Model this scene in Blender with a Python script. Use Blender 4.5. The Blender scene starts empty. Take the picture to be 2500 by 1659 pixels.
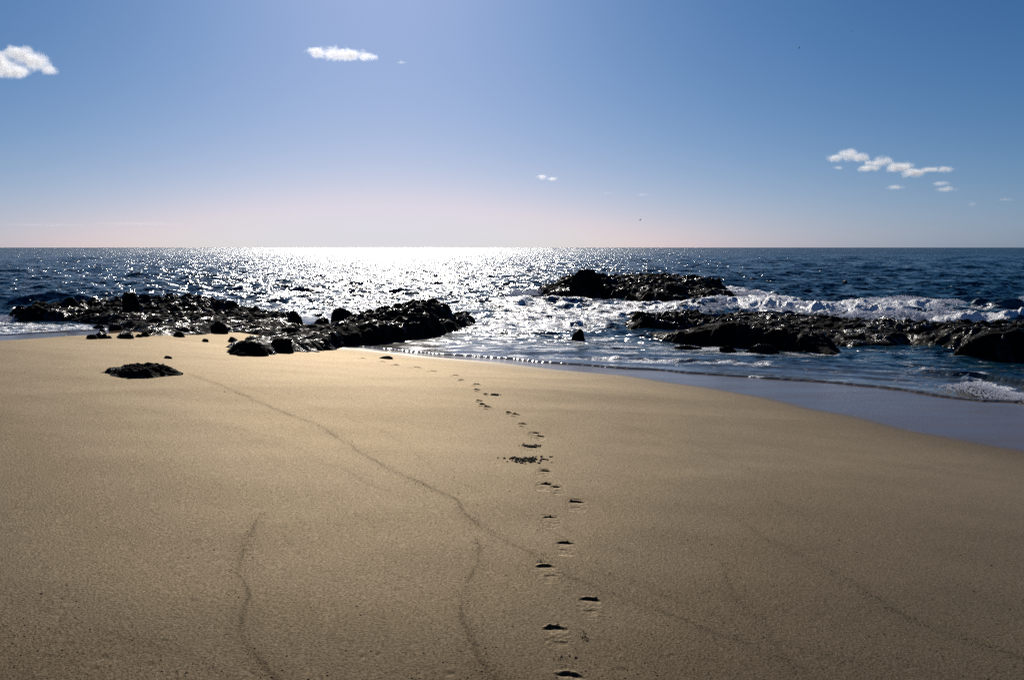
import bpy, math, random
import numpy as np
from mathutils import Vector, Matrix

# ------------------------------------------------------------------ camera, sky, sun, exposure
SC = bpy.context.scene
COL = SC.collection
W, HH, F = 2500.0, 1659.0, 2083.0          # the photograph's frame and focal length in its pixels
CAM_Z = 3.0
PITCH = math.atan((HH / 2 - 604.0) / F)
cam_d = bpy.data.cameras.new("camera")
cam = bpy.data.objects.new("camera", cam_d)
COL.objects.link(cam)
cam_d.sensor_width = 36.0
cam_d.lens = F / W * 36.0
cam_d.clip_start = 0.05
cam_d.clip_end = 100000.0
cam.location = (0, 0, CAM_Z)
cam.rotation_euler = (math.pi / 2 - PITCH, 0, 0)
SC.camera = cam

SUN_EL = math.radians(27.0)
SUN_AZ = math.radians(-8.3)                # from +Y, negative to the left
world = bpy.data.worlds.new("World")
SC.world = world
world.use_nodes = True
wn, wl = world.node_tree.nodes, world.node_tree.links
wn.clear()
sky = wn.new("ShaderNodeTexSky")
sky.sky_type = 'NISHITA'
sky.sun_disc = False
sky.sun_elevation = SUN_EL
sky.sun_rotation = SUN_AZ
sky.altitude = 0
sky.air_density = 1.0
sky.dust_density = 0.5
sky.ozone_density = 1.0
# film response: each channel is a power product of the sky's three channels, rolled off at the top
sep = wn.new("ShaderNodeSeparateColor"); com = wn.new("ShaderNodeCombineColor")
wl.new(sky.outputs[0], sep.inputs[0])
def wmath(op, a, b=0.0, c=0.0):
    nd = wn.new("ShaderNodeMath"); nd.operation = op
    for k, v in ((0, a), (1, b), (2, c)):
        if isinstance(v, bpy.types.NodeSocket): wl.new(v, nd.inputs[k])
        else: nd.inputs[k].default_value = v
    return nd.outputs[0]
chan = [wmath('MULTIPLY', wmath('MAXIMUM', sep.outputs[k], 0.01), 0.1) for k in range(3)]
for ci, (k0, m, cap) in enumerate(((-1.485, (1.452, 0.377, -0.141), 0.725), (-1.085, (0.429, 0.788, -0.06), 0.71), (-0.560, (0.467, -0.148, 0.568), 0.80))):
    v = math.exp(k0) * 10.0
    acc = wmath('MULTIPLY', wmath('POWER', chan[0], m[0]), v)
    acc = wmath('MULTIPLY', acc, wmath('POWER', chan[1], m[1]))
    acc = wmath('MULTIPLY', acc, wmath('POWER', chan[2], m[2]))
    wl.new(wmath('SMOOTH_MIN', acc, cap * 10.0, 1.6), com.inputs[ci])
bg = wn.new("ShaderNodeBackground")
bg.inputs['Strength'].default_value = 0.10
wo = wn.new("ShaderNodeOutputWorld")
wl.new(com.outputs[0], bg.inputs['Color'])
wl.new(bg.outputs[0], wo.inputs['Surface'])

sun_d = bpy.data.lights.new("sun", 'SUN')
sun_d.energy = 4.0
sun_d.angle = math.radians(0.5)
sun_d.color = (1.0, 0.93, 0.83)
sun = bpy.data.objects.new("sun", sun_d)
COL.objects.link(sun)
SUN_V = Vector((math.sin(SUN_AZ) * math.cos(SUN_EL), math.cos(SUN_AZ) * math.cos(SUN_EL), math.sin(SUN_EL)))
sun.rotation_euler = SUN_V.to_track_quat('Z', 'Y').to_euler()
sun.location = (0, 0, 50)

SC.view_settings.view_transform = 'Standard'
SC.view_settings.look = 'None'
SC.view_settings.exposure = 0.0
SC.view_settings.gamma = 1.0
SC.cycles.use_denoising = False
SC.cycles.max_bounces = 16
SC.cycles.volume_bounces = 14
SC.cycles.sample_clamp_indirect = 4.0
SC.cycles.caustics_reflective = False
SC.cycles.caustics_refractive = False

# ------------------------------------------------------------------ helpers
rng = np.random.default_rng(7)
random.seed(7)
CP, SP = math.cos(PITCH), math.sin(PITCH)

def ray(px, py):
    """unit-forward ray directions (x right, y forward, z up) of photo pixels"""
    px = np.asarray(px, float); py = np.asarray(py, float)
    u = (px - W / 2) / F
    v = (HH / 2 - py) / F
    return np.stack([u, CP + v * SP, -SP + v * CP], -1)

def P(px, py, z=0.0):
    d = ray(px, py)
    t = (z - CAM_Z) / d[..., 2]
    return np.stack([d[..., 0] * t, d[..., 1] * t], -1)

def poly(pts, z=0.0):
    a = np.array(pts, float)
    return P(a[:, 0], a[:, 1], z)

_perm = np.random.default_rng(3).permutation(256)
_perm = np.concatenate([_perm, _perm, _perm])
_g = np.random.default_rng(4).normal(size=(256, 3))
_g /= np.linalg.norm(_g, axis=1)[:, None]

def perlin(x, y, z):
    xi = np.floor(x).astype(int); yi = np.floor(y).astype(int); zi = np.floor(z).astype(int)
    xf = x - xi; yf = y - yi; zf = z - zi
    xi &= 255; yi &= 255; zi &= 255
    fu = lambda t: t * t * t * (t * (t * 6 - 15) + 10)
    u, v, w = fu(xf), fu(yf), fu(zf)
    def g(i, j, k):
        h = _perm[_perm[_perm[xi + i] + yi + j] + zi + k]
        gg = _g[h]
        return gg[..., 0] * (xf - i) + gg[..., 1] * (yf - j) + gg[..., 2] * (zf - k)
    def mix(a, b, t): return a + (b - a) * t
    return mix(mix(mix(g(0,0,0), g(1,0,0), u), mix(g(0,1,0), g(1,1,0), u), v),
               mix(mix(g(0,0,1), g(1,0,1), u), mix(g(0,1,1), g(1,1,1), u), v), w) * 1.6

def fbm(x, y, z, o=4, gain=0.5):
    s = 0; a = 1.0
    for i in range(o):
        s = s + a * perlin(x + 17.3 * i, y - 9.1 * i, z + 5.7 * i)
        x, y, z = x * 2.03, y * 2.03, z * 2.03
        a *= gain
    return s

def ridged(x, y, z, o=4, gain=0.55):
    s = 0; a = 1.0
    for i in range(o):
        s = s + a * (1 - 2 * np.abs(perlin(x + 13.3 * i, y - 7.1 * i, z + 3.7 * i)))
        x, y, z = x * 2.1, y * 2.1, z * 2.1
        a *= gain
    return s

def smooth(a, b, x):
    t = np.clip((x - a) / (b - a), 0, 1)
    return t * t * (3 - 2 * t)

def line_dist(pts, line):
    """distance from pts (n,2) to an open polyline, and the run along it"""
    best = np.full(len(pts), 1e18); run = np.zeros(len(pts)); L = 0.0
    for a, b in zip(line[:-1], line[1:]):
        ab = b - a; l2 = max((ab ** 2).sum(), 1e-12)
        t = np.clip(((pts - a) @ ab) / l2, 0, 1)
        d = ((pts - (a + t[:, None] * ab)) ** 2).sum(1)
        m = d < best
        best[m] = d[m]; run[m] = L + t[m] * math.sqrt(l2)
        L += math.sqrt(l2)
    return np.sqrt(best), run

def inside(pts, pg):
    x, y = pts[:, 0], pts[:, 1]
    c = np.zeros(len(pts), bool)
    j = len(pg) - 1
    for i in range(len(pg)):
        xi, yi = pg[i]; xj, yj = pg[j]
        if yi != yj:
            m = ((yi > y) != (yj > y)) & (x < (xj - xi) * (y - yi) / (yj - yi) + xi)
            c ^= m
        j = i
    return c

def poly_sd(pts, pg):
    """signed distance, positive inside"""
    d, _ = line_dist(pts, np.vstack([pg, pg[:1]]))
    return np.where(inside(pts, pg), d, -d)

def mesh_np(name, verts, faces, mat=None, smooth_shade=True, attrs=None):
    me = bpy.data.meshes.new(name)
    verts = np.ascontiguousarray(verts, np.float32); faces = np.ascontiguousarray(faces, np.int32)
    k = faces.shape[1]
    me.vertices.add(len(verts)); me.vertices.foreach_set("co", verts.ravel())
    me.loops.add(faces.size); me.loops.foreach_set("vertex_index", faces.ravel())
    me.polygons.add(len(faces))
    me.polygons.foreach_set("loop_start", np.arange(0, faces.size, k, dtype=np.int32))
    me.polygons.foreach_set("loop_total", np.full(len(faces), k, np.int32))
    me.update(calc_edges=True)
    if smooth_shade:
        me.polygons.foreach_set("use_smooth", np.ones(len(faces), bool))
    for an, av in (attrs or {}).items():
        at = me.attributes.new(an, 'FLOAT', 'POINT')
        at.data.foreach_set("value", np.ascontiguousarray(av, np.float32))
    if mat: me.materials.append(mat)
    me.validate()
    return me

def add(name, me, label=None, cat=None, group=None, kind=None, parent=None, loc=None):
    o = bpy.data.objects.new(name, me)
    COL.objects.link(o)
    if loc is not None: o.location = loc
    if parent: o.parent = parent
    if label: o['label'] = label
    if cat: o['category'] = cat
    if group: o['group'] = group
    if kind: o['kind'] = kind
    return o

def grid_faces(nr, nc, wrap=False):
    i = np.arange(nr - 1)[:, None]; j = np.arange(nc if wrap else nc - 1)[None, :]
    j2 = (j + 1) % nc
    a = i * nc + j; b = i * nc + j2; c = (i + 1) * nc + j2; d = (i + 1) * nc + j
    return np.stack([a, b, c, d], -1).reshape(-1, 4)

# ------------------------------------------------------------------ node helper
class NT:
    def __init__(s, name):
        s.m = bpy.data.materials.new(name); s.m.use_nodes = True
        s.t = s.m.node_tree; s.t.nodes.clear()
        s.out = s.t.nodes.new("ShaderNodeOutputMaterial")
    def n(s, typ, ins=None, **kw):
        nd = s.t.nodes.new(typ)
        for k, v in kw.items(): setattr(nd, k, v)
        for k, v in (ins or {}).items():
            sock = nd.inputs[k]
            if isinstance(v, bpy.types.NodeSocket): s.t.links.new(v, sock)
            elif isinstance(v, bpy.types.Node): s.t.links.new(v.outputs[0], sock)
            else: sock.default_value = v
        return nd
    def math(s, op, a, b=0.0, c=0.0, clamp=False):
        return s.n("ShaderNodeMath", {0: a, 1: b, 2: c}, operation=op, use_clamp=clamp).outputs[0]
    def vm(s, op, a, b=(0, 0, 0)):
        nd = s.n("ShaderNodeVectorMath", {0: a, 1: b} if op != 'NORMALIZE' else {0: a}, operation=op)
        return nd.outputs[0]
    def scale(s, a, f):
        nd = s.n("ShaderNodeVectorMath", {0: a, 'Scale': f}, operation='SCALE')
        return nd.outputs[0]
    def noise(s, vec, scale, detail=2.0, rough=0.5, out=0, dist=0.0):
        nd = s.n("ShaderNodeTexNoise", {'Vector': vec, 'Scale': scale, 'Detail': detail, 'Roughness': rough, 'Distortion': dist})
        return nd.outputs[out]
    def mr(s, v, a, b, c=0.0, d=1.0, interp='LINEAR'):
        nd = s.n("ShaderNodeMapRange", {'Value': v, 'From Min': a, 'From Max': b, 'To Min': c, 'To Max': d}, interpolation_type=interp)
        return nd.outputs[0]
    def mixc(s, f, a, b, blend='MIX'):
        nd = s.n("ShaderNodeMix", data_type='RGBA', blend_type=blend)
        for k, v in ((0, f), (6, a), (7, b)):
            if isinstance(v, bpy.types.NodeSocket): s.t.links.new(v, nd.inputs[k])
            else: nd.inputs[k].default_value = v
        return nd.outputs[2]
    def attr(s, name):
        return s.n("ShaderNodeAttribute", attribute_name=name).outputs['Fac']
    def done(s, sh):
        s.t.links.new(sh.outputs[0] if isinstance(sh, bpy.types.Node) else sh, s.out.inputs['Surface'])
        return s.m

# ------------------------------------------------------------------ materials
def mat_sand(name="sand", patch=False):
    t = NT(name)
    g = t.n("ShaderNodeNewGeometry").outputs['Position']
    wet = t.attr("wet"); line = t.attr("line")
    big = t.noise(g, 0.35, 3.0); mid = t.noise(g, 5.0, 4.0, 0.6)
    fine = t.noise(g, 190.0, 2.0, 0.7); fine2 = t.noise(g, 75.0, 2.0, 0.6)
    c = t.mixc(t.mr(fine, 0.3, 0.7), (0.026, 0.017, 0.008, 1), (0.118, 0.082, 0.040, 1))
    c = t.mixc(t.mr(fine2, 0.35, 0.68, 0.0, 0.45), c, (0.07, 0.048, 0.024, 1))
    c = t.mixc(t.mr(big, 0.3, 0.7, 0.0, 0.22), c, (0.085, 0.058, 0.030, 1))
    c = t.mixc(t.mr(mid, 0.35, 0.7, 0.0, 0.16), c, (0.075, 0.052, 0.026, 1))
    # coarse dark grit left along the old wave lines
    gr = t.noise(g, 55.0, 3.0, 0.75)
    gm = t.math('MULTIPLY', line, t.mr(gr, 0.45, 0.62), clamp=True)
    c = t.mixc(t.math('MULTIPLY', gm, 0.7), c, (0.02, 0.013, 0.007, 1))
    c = t.mixc(t.math('MULTIPLY', line, 0.20), c, (0.045, 0.026, 0.010, 1))
    # sparse dark and pale grains
    vor = t.n("ShaderNodeTexVoronoi", {'Vector': g, 'Scale': 42.0})
    rc = t.n("ShaderNodeSeparateColor", {0: vor.outputs['Color']})
    dot = t.math('LESS_THAN', vor.outputs['Distance'], 0.20)
    dark = t.math('MULTIPLY', dot, t.math('GREATER_THAN', rc.outputs[0], 0.93))
    pale = t.math('MULTIPLY', dot, t.math('GREATER_THAN', rc.outputs[1], 0.985))
    c = t.mixc(dark, c, (0.008, 0.006, 0.004, 1))
    c = t.mixc(pale, c, (0.45, 0.40, 0.32, 1))
    wetc = t.mixc(1.0, c, (1.9, 1.6, 1.2, 1), 'MULTIPLY')
    c = t.mixc(wet, c, wetc)
    rough = t.mr(wet, 0, 1, 0.60, t.mr(t.noise(t.n('ShaderNodeMapping', {'Vector': g, 'Scale': (0.5, 2.0, 1.0)}).outputs[0], 0.8, 3.0), 0.3, 0.7, 0.12, 0.24))
    bs = t.mr(wet, 0, 1, 1.0, 0.05)
    h = t.math('ADD', t.math('MULTIPLY', fine, 0.0016), t.math('MULTIPLY', fine2, 0.0035))
    h = t.math('ADD', h, t.math('MULTIPLY', mid, 0.003))
    h = t.math('ADD', h, t.math('MULTIPLY', gm, 0.002))
    b = t.n("ShaderNodeBump", {'Height': h, 'Distance': 1.0, 'Strength': bs})
    lm = t.math('SUBTRACT', 1.0, t.math('MULTIPLY', line, 0.35))
    dif = t.n("ShaderNodeBsdfDiffuse", {'Color': c, 'Roughness': 0.6, 'Normal': b.outputs[0]})
    glo = t.n("ShaderNodeBsdfGlossy", {'Color': t.mixc(t.mr(fine2, 0.35, 0.7), (0.18, 0.147, 0.101, 1), (0.42, 0.345, 0.250, 1)), 'Roughness': 0.68, 'Normal': b.outputs[0]})
    fac = t.math('MULTIPLY', lm, t.math('POWER', t.n("ShaderNodeLayerWeight", {'Blend': 0.5}).outputs['Facing'], 2.6))
    blk = t.n("ShaderNodeBsdfDiffuse", {'Color': (0, 0, 0, 1)})
    gl2 = t.n("ShaderNodeMixShader", {0: fac, 1: blk.outputs[0], 2: glo.outputs[0]})
    dry = t.n("ShaderNodeAddShader", {0: dif.outputs[0], 1: gl2.outputs[0]})
    wts = t.n("ShaderNodeBsdfPrincipled", {'Base Color': c, 'Roughness': rough, 'IOR': 1.36, 'Normal': b.outputs[0]})
    bs_ = t.n("ShaderNodeMixShader", {0: wet, 1: dry.outputs[0], 2: wts.outputs[0]})
    return t.done(bs_)

def mat_water():
    t = NT("sea_water")
    geo = t.n("ShaderNodeNewGeometry")
    g = geo.outputs['Position']; N = geo.outputs['Normal']
    chop = t.attr("chop"); foam = t.attr("foam"); shal = t.attr("shallow"); far = t.attr("far")
    ms = t.n("ShaderNodeMapping", {'Vector': g, 'Scale': (0.6, 1.0, 1.0)}).outputs[0]
    def layer(scale, amp, det=1.0):
        c = t.noise(ms, scale, det, 0.5, out=1)
        c = t.vm('SUBTRACT', c, (0.5, 0.5, 0.5))
        c = t.vm('MULTIPLY', c, (amp * 0.8, amp, 0.0))
        return c
    l = t.vm('ADD', layer(2.2, 2.1), layer(7.0, 2.0))
    l = t.vm('ADD', l, t.scale(layer(0.5, 1.3, 2.0), far))
    l = t.scale(l, chop)
    nn = t.vm('NORMALIZE', t.vm('ADD', N, l))
    base = t.mixc(shal, (0.002, 0.030, 0.045, 1), (0.12, 0.105, 0.078, 1))
    w = t.n("ShaderNodeBsdfPrincipled", {'Base Color': base, 'Roughness': t.math('SUBTRACT', t.mr(far, 0, 1, 0.175, 0.28), t.math('MULTIPLY', shal, 0.08)), 'IOR': 1.33, 'Specular IOR Level': t.mr(chop, 0.3, 1.0, 0.55, 0.32), 'Specular Tint': (0.55, 0.82, 1.0, 1), 'Normal': nn})
    fn = t.noise(t.n("ShaderNodeMapping", {'Vector': g, 'Scale': (0.45, 1.0, 1.0)}).outputs[0], 2.6, 6.0, 0.68, dist=0.6)
    th = t.math('SUBTRACT', 1.0, foam)
    fm = t.math('SUBTRACT', fn, t.mr(th, 0, 1, 0.30, 0.80))
    fm = t.mr(fm, 0.0, 0.10)
    fm = t.math('MULTIPLY', fm, t.math('GREATER_THAN', foam, 0.01))
    fb = t.n("ShaderNodeBump", {'Height': t.noise(g, 9.0, 5.0, 0.7), 'Distance': 0.12, 'Strength': 1.0})
    fo = t.n("ShaderNodeBsdfPrincipled", {'Base Color': (0.80, 0.82, 0.85, 1), 'Roughness': 0.35, 'Normal': fb.outputs[0]})
    mx = t.n("ShaderNodeMixShader", {0: fm, 1: w.outputs[0], 2: fo.outputs[0]})
    return t.done(mx)

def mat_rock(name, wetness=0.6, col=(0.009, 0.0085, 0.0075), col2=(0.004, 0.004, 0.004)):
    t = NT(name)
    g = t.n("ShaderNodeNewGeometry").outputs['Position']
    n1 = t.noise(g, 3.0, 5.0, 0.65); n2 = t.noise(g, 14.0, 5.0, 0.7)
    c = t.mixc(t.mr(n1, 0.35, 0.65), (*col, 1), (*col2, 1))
    h = t.math('ADD', t.math('MULTIPLY', n1, 0.10), t.math('MULTIPLY', n2, 0.06))
    vor = t.n("ShaderNodeTexVoronoi", {'Vector': g, 'Scale': 9.0}, feature='SMOOTH_F1')
    h = t.math('ADD', h, t.math('MULTIPLY', vor.outputs['Distance'], 0.05))
    b = t.n("ShaderNodeBump", {'Height': h, 'Distance': 1.0, 'Strength': 0.9})
    wm = t.math('MULTIPLY', t.mr(t.noise(g, 3.2, 5.0, 0.70), 0.50, 0.55), t.mr(t.noise(g, 0.55, 3.0, 0.6), 0.42, 0.52))
    rough = t.mr(wm, 0, 1, 0.85, 0.20)
    sh = t.n("ShaderNodeBsdfPrincipled", {'Base Color': c, 'Roughness': rough, 'Normal': b.outputs[0], 'Specular IOR Level': t.mr(wm, 0, 1, 0.04, 0.36 * wetness)})
    return t.done(sh)

def mat_simple(name, a, b, scale=20.0, rough=0.8, spec=0.3):
    t = NT(name)
    g = t.n("ShaderNodeTexCoord").outputs['Object']
    n = t.noise(g, scale, 3.0, 0.6)
    c = t.mixc(t.mr(n, 0.35, 0.65), (*a, 1), (*b, 1))
    bp = t.n("ShaderNodeBump", {'Height': n, 'Distance': 0.004, 'Strength': 0.8})
    return t.done(t.n("ShaderNodeBsdfPrincipled", {'Base Color': c, 'Roughness': rough, 'Specular IOR Level': spec, 'Normal': bp.outputs[0]}))

M_SAND = mat_sand()
M_WATER = mat_water()
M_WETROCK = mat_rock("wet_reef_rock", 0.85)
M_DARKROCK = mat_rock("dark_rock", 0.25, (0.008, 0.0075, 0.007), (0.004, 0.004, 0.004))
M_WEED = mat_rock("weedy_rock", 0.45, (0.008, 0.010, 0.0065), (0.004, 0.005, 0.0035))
M_PEBBLE = mat_simple("pebble_stone", (0.035, 0.028, 0.022), (0.014, 0.011, 0.009), 60)
M_CLOD = mat_simple("damp_sand_clod", (0.085, 0.062, 0.040), (0.045, 0.032, 0.02), 120, 0.9, 0.2)
M_BIRD = mat_simple("brown_plumage", (0.05, 0.038, 0.028), (0.022, 0.017, 0.013), 40)
def mat_foam():
    t = NT("sea_foam")
    d = t.n("ShaderNodeBsdfDiffuse", {'Color': (0.85, 0.86, 0.89, 1)})
    tr = t.n("ShaderNodeBsdfTranslucent", {'Color': (0.85, 0.86, 0.90, 1)})
    return t.done(t.n("ShaderNodeMixShader", {0: 0.5, 1: d.outputs[0], 2: tr.outputs[0]}))
M_FOAM = mat_foam()

# ------------------------------------------------------------------ shore lines (photo pixels on the beach)
EDGE_A = [(-3000, 1020), (-900, 905), (-300, 862), (0, 841), (51, 837), (89, 832), (127, 829), (165, 826), (203, 826),
          (330, 820), (480, 814), (620, 808), (700, 812), (765, 832), (828, 851), (865, 852), (937, 860), (1009, 868.6),
          (1095, 877), (1200, 886), (1350, 904), (1509, 918), (1604, 933), (1699, 947), (1779, 960), (1850, 974),
          (1942, 997), (2064, 1020), (2156, 1044), (2248, 1064), (2370, 1088), (2500, 1110), (2800, 1170), (3600, 1330), (6000, 1700)]
EDGE_B = [(-3000, 960), (-900, 860), (-300, 832), (0, 819), (51, 816), (114, 812), (165, 809), (228, 807), (330, 798), (480, 790),
          (620, 786), (740, 806), (800, 836), (865, 846), (937, 853), (1050, 864), (1150, 871), (1249, 877), (1328, 885), (1408, 891),
          (1477, 897), (1604, 904), (1731, 915), (1890, 925), (2034, 935), (2100, 941), (2217, 954), (2309, 971), (2401, 981),
          (2500, 984), (2800, 1015), (3600, 1100), (6000, 1350)]
A_W = poly(EDGE_A, 0.10)
B_W = poly(EDGE_B, 0.03)
BACK = np.array([[400.0, -300.0], [-400.0, -300.0]])
A_PG = np.vstack([A_W, BACK]); B_PG = np.vstack([B_W, BACK])

def shore(pts):
    a, _ = line_dist(pts, A_W); a = np.where(inside(pts, A_PG), a, -a)
    b, _ = line_dist(pts, B_W); b = np.where(inside(pts, B_PG), b, -b)
    return a, b                       # positive = landward

def sand_z(pts, ab=None):
    a, b = ab if ab is not None else shore(pts)
    z = np.zeros(len(pts))
    m = a >= 0
    z[m] = 0.10 + 1.62 * (1 - np.exp(-(np.sqrt(a[m] ** 2 + 2.2) - math.sqrt(2.2)) / 8.5))
    m2 = (a < 0) & (b >= 0)
    t = -a[m2] / (-a[m2] + b[m2] + 1e-6)
    z[m2] = 0.10 - 0.07 * t
    m3 = (a < 0) & (b < 0)
    z[m3] = 0.03 - 0.09 * np.minimum(-b[m3], 25)
    x, y = pts[:, 0], pts[:, 1]
    land = smooth(0, 3, a)
    z += land * (0.020 * perlin(x * 0.35, y * 0.35, x * 0) + 0.006 * perlin(x * 1.3, y * 1.3, x * 0 + 4))
    return z

def on_sand(px, py):
    """points of the beach under the photo pixels"""
    px = np.atleast_1d(np.array(px, float)); py = np.atleast_1d(np.array(py, float))
    d = ray(px, py)
    lo = np.full(len(px), 0.5); hi = CAM_Z / -d[:, 2]
    hi = (CAM_Z + 0.3) / -d[:, 2]
    lo = 1.0 / -d[:, 2]
    for _ in range(28):
        mid = (lo + hi) / 2
        q = d * mid[:, None]
        zz = CAM_Z + q[:, 2]
        up = zz > sand_z(q[:, :2])
        lo = np.where(up, mid, lo); hi = np.where(up, hi, mid)
    q = d * lo[:, None]
    return np.stack([q[:, 0], q[:, 1], CAM_Z + q[:, 2]], -1)

def ground_pt(px, py, base=0.0):
    """where the pixel meets the beach, or the level base where the beach lies lower"""
    q = on_sand(px, py); p = P(np.atleast_1d(px), np.atleast_1d(py), base)
    up = q[:, 2] > base
    out = np.column_stack([p, np.full(len(p), base)])
    out[up] = q[up]
    return out

# ------------------------------------------------------------------ footprints (photo px of the dark toe wall), heading, size
FP = [(1390, 1642, 0.10, 1.0), (1351, 1529, -0.12, 1.0), (1441, 1460, 0.08, 1.0), (1329, 1379, -0.15, 1.0), (1379, 1323, 0.05, 0.95),
      (1340, 1261, -0.1, 0.9), (1406, 1223, 0.05, 1.0), (1354, 1187, -0.15, 0.8), (1334, 1180, 0.2, 0.9), (1330, 1148, 0.1, 0.9),
      (1300, 1090, 0.1, 1.25), (1320, 1064, 0.25, 0.9), (1309, 1056, 0.2, 0.8), (1274, 1034, 0.05, 1.0), (1259, 1011, 0.2, 0.95),
      (1242, 1007, 0.1, 0.7), (1190, 993, 0.1, 1.0), (1178, 987, 0.1, 0.9), (1170, 978, 0.1, 0.9), (1186, 962, 0.0, 0.8),
      (1164, 951, 0.0, 1.0), (1164, 938, 0.2, 1.2), (1126, 927, 0.1, 1.0), (1113, 916, 0.3, 1.1), (1059, 906, 0.4, 1.3),
      (1019, 897, 0.4, 1.6), (968, 891, 0.3, 1.2), (936, 883, 0.3, 1.2), (887, 875, 0.3, 1.4)]
fp_px = np.array([(a, b) for a, b, c, d in FP], float)
fp_p = on_sand(fp_px[:, 0], fp_px[:, 1])

def foot_profile(u, v, s):
    """u across, v along (toe at v=0, heel at v=-0.25), returns depth >0 down, rim <0"""
    u = u / s; v = v / s
    vb = v + (u / 0.05) ** 2 * 0.018          # toe wall bends back at its ends
    wall = smooth(0.006, -0.008, vb)
    ball = wall * np.exp(np.minimum(vb, 0) / 0.040) * np.exp(-((u / 0.050) ** 4))
    hv = v + 0.165 + (u / 0.03) ** 2 * 0.008
    heel = smooth(0.012, -0.012, hv) * np.exp(np.minimum(hv, 0) / 0.035) * np.exp(-((u / 0.032) ** 4))
    dep = 0.013 * ball + 0.005 * heel
    rim = 0.005 * np.exp(-((vb - 0.014) / 0.010) ** 2 - (u / 0.048) ** 4)
    return dep - rim

def fp_frame(i):
    a, b, hd, s = FP[i]
    return fp_p[i, :2], hd, s

def fp_sink(pts):
    """sheet is let down under every footprint so the footprint's own mesh lies in it"""
    z = np.zeros(len(pts))
    for i in range(len(FP)):
        c, hd, s = fp_frame(i)
        m = ((pts - c) ** 2).sum(1) < 0.5
        if not m.any(): continue
        q = pts[m] - c
        u = q[:, 0] * math.cos(hd) + q[:, 1] * -math.sin(hd)
        v = q[:, 0] * math.sin(hd) + q[:, 1] * math.cos(hd)
        r = ((u / (0.085 * s)) ** 4 + ((v + 0.115 * s) / (0.17 * s)) ** 4) ** 0.25
        if fp_px[i, 1] > 1040: z[m] += 0.035 * smooth(0.86, 0.74, r)
    return z

# old wave lines on the sand (display px of the first look, scaled)
K = W / 2363.0
LINES = [([(430, 860), (560, 910), (640, 945), (720, 975), (790, 1015), (860, 1060), (960, 1110), (1050, 1150), (1080, 1190), (1140, 1230),
           (1210, 1270), (1290, 1320), (1400, 1370), (1520, 1410), (1640, 1460), (1760, 1500), (1880, 1580)], 1.0),
         ([(1110, 1230), (1090, 1290), (1075, 1370), (1080, 1420), (1100, 1480), (1150, 1580)], 1.0),
         ([(610, 1180), (555, 1260), (557, 1400), (565, 1480), (650, 1590)], 1.0),
         ([(1690, 1190), (1760, 1240), (1890, 1300), (1960, 1340), (2040, 1395), (2130, 1440), (2300, 1500), (2380, 1530)], 0.9),
         ([(1665, 1290), (1680, 1360), (1760, 1440), (1800, 1500), (1840, 1590)], 0.8),
         ([(-60, 905), (240, 930), (430, 960), (640, 1010), (860, 1120), (990, 1165)], 0.35),
         ([(1220, 930), (1400, 970), (1620, 1030), (1760, 1100)], 0.4),
         ([(1210, 960), (1330, 1030), (1500, 1090), (1690, 1190)], 0.3),
         ([(-60, 1480), (200, 1440), (420, 1500), (560, 1590)], 0.5),
         ([(500, 880), (700, 930), (900, 1000), (1010, 1090), (1200, 1180), (1400, 1260), (1640, 1330)], 0.35),
         ([(300, 940), (520, 985), (760, 1075), (860, 1120)], 0.35),
         ([(1290, 1290), (1420, 1330), (1600, 1400), (1760, 1470), (1980, 1530)], 0.6),
         ([(1500, 1080), (1740, 1130), (1900, 1210), (2100, 1300), (2363, 1420)], 0.35),
         ([(-60, 870), (150, 872), (300, 880)], 0.3)]
LINES_W = []
for pts_, st in LINES:
    a = np.array(pts_, float) * K
    LINES_W.append((on_sand(a[:, 0], a[:, 1])[:, :2], st))

# ------------------------------------------------------------------ beach sheet
def azimuths(lim, dense, n_dense, n_side):
    d = np.linspace(-dense, dense, n_dense)
    s = dense + (lim - dense) * (np.linspace(0, 1, n_side + 1)[1:] ** 1.6)
    return np.concatenate([-s[::-1], d, s])

az = azimuths(math.pi, math.radians(36), 860, 60)
rows = [0.25]
while rows[-1] < 70:
    r = rows[-1]
    rows.append(r + (0.25 if r < 2.3 else min(max(0.010 + 0.0075 * (r - 2.3), 0.010), 0.6)))
rows = np.array(rows + [90, 130, 200, 320])
R, T = np.meshgrid(rows, az, indexing='ij')
pts = np.stack([R * np.sin(T), R * np.cos(T)], -1).reshape(-1, 2)
ab = shore(pts)
z = sand_z(pts, ab) - fp_sink(pts)
# little pits and scuffs pressed into the surface
pit = np.random.default_rng(77)
pit_px = np.column_stack([pit.uniform(-50, 2550, 60), 1690 - np.abs(pit.normal(size=60)) * 230])
pit_px = np.vstack([pit_px[pit_px[:, 1] > 1000], [(153, 1460), (470, 1466), (1313, 1182), (2045, 1330), (1690, 1404), (1700, 1273), (436, 1507)]])
for (cx, cy, _z) in on_sand(pit_px[:, 0], pit_px[:, 1]):
    m = (np.abs(pts[:, 0] - cx) < 0.15) & (np.abs(pts[:, 1] - cy) < 0.15)
    if m.any():
        w_, l_ = pit.uniform(0.008, 0.030), pit.uniform(0.008, 0.015)
        u_ = pts[m, 0] - cx; v_ = pts[m, 1] - cy + u_ * pit.uniform(-0.4, 0.4)
        z[m] -= pit.uniform(0.001, 0.0045) * np.exp(-(u_ / w_) ** 2) * (np.exp(-(v_ / l_) ** 2) - 0.6 * np.exp(-((v_ - 1.7 * l_) / l_) ** 2))
wn_ = perlin(pts[:, 0] * 0.9, pts[:, 1] * 0.9, pts[:, 0] * 0) * 0.10
wet = smooth(0.20, -0.45, ab[0] + wn_ * 0.6)
wet = np.maximum(wet, 0.18 * smooth(0.9, 0.0, ab[0] + wn_))
line = np.zeros(len(pts))
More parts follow.
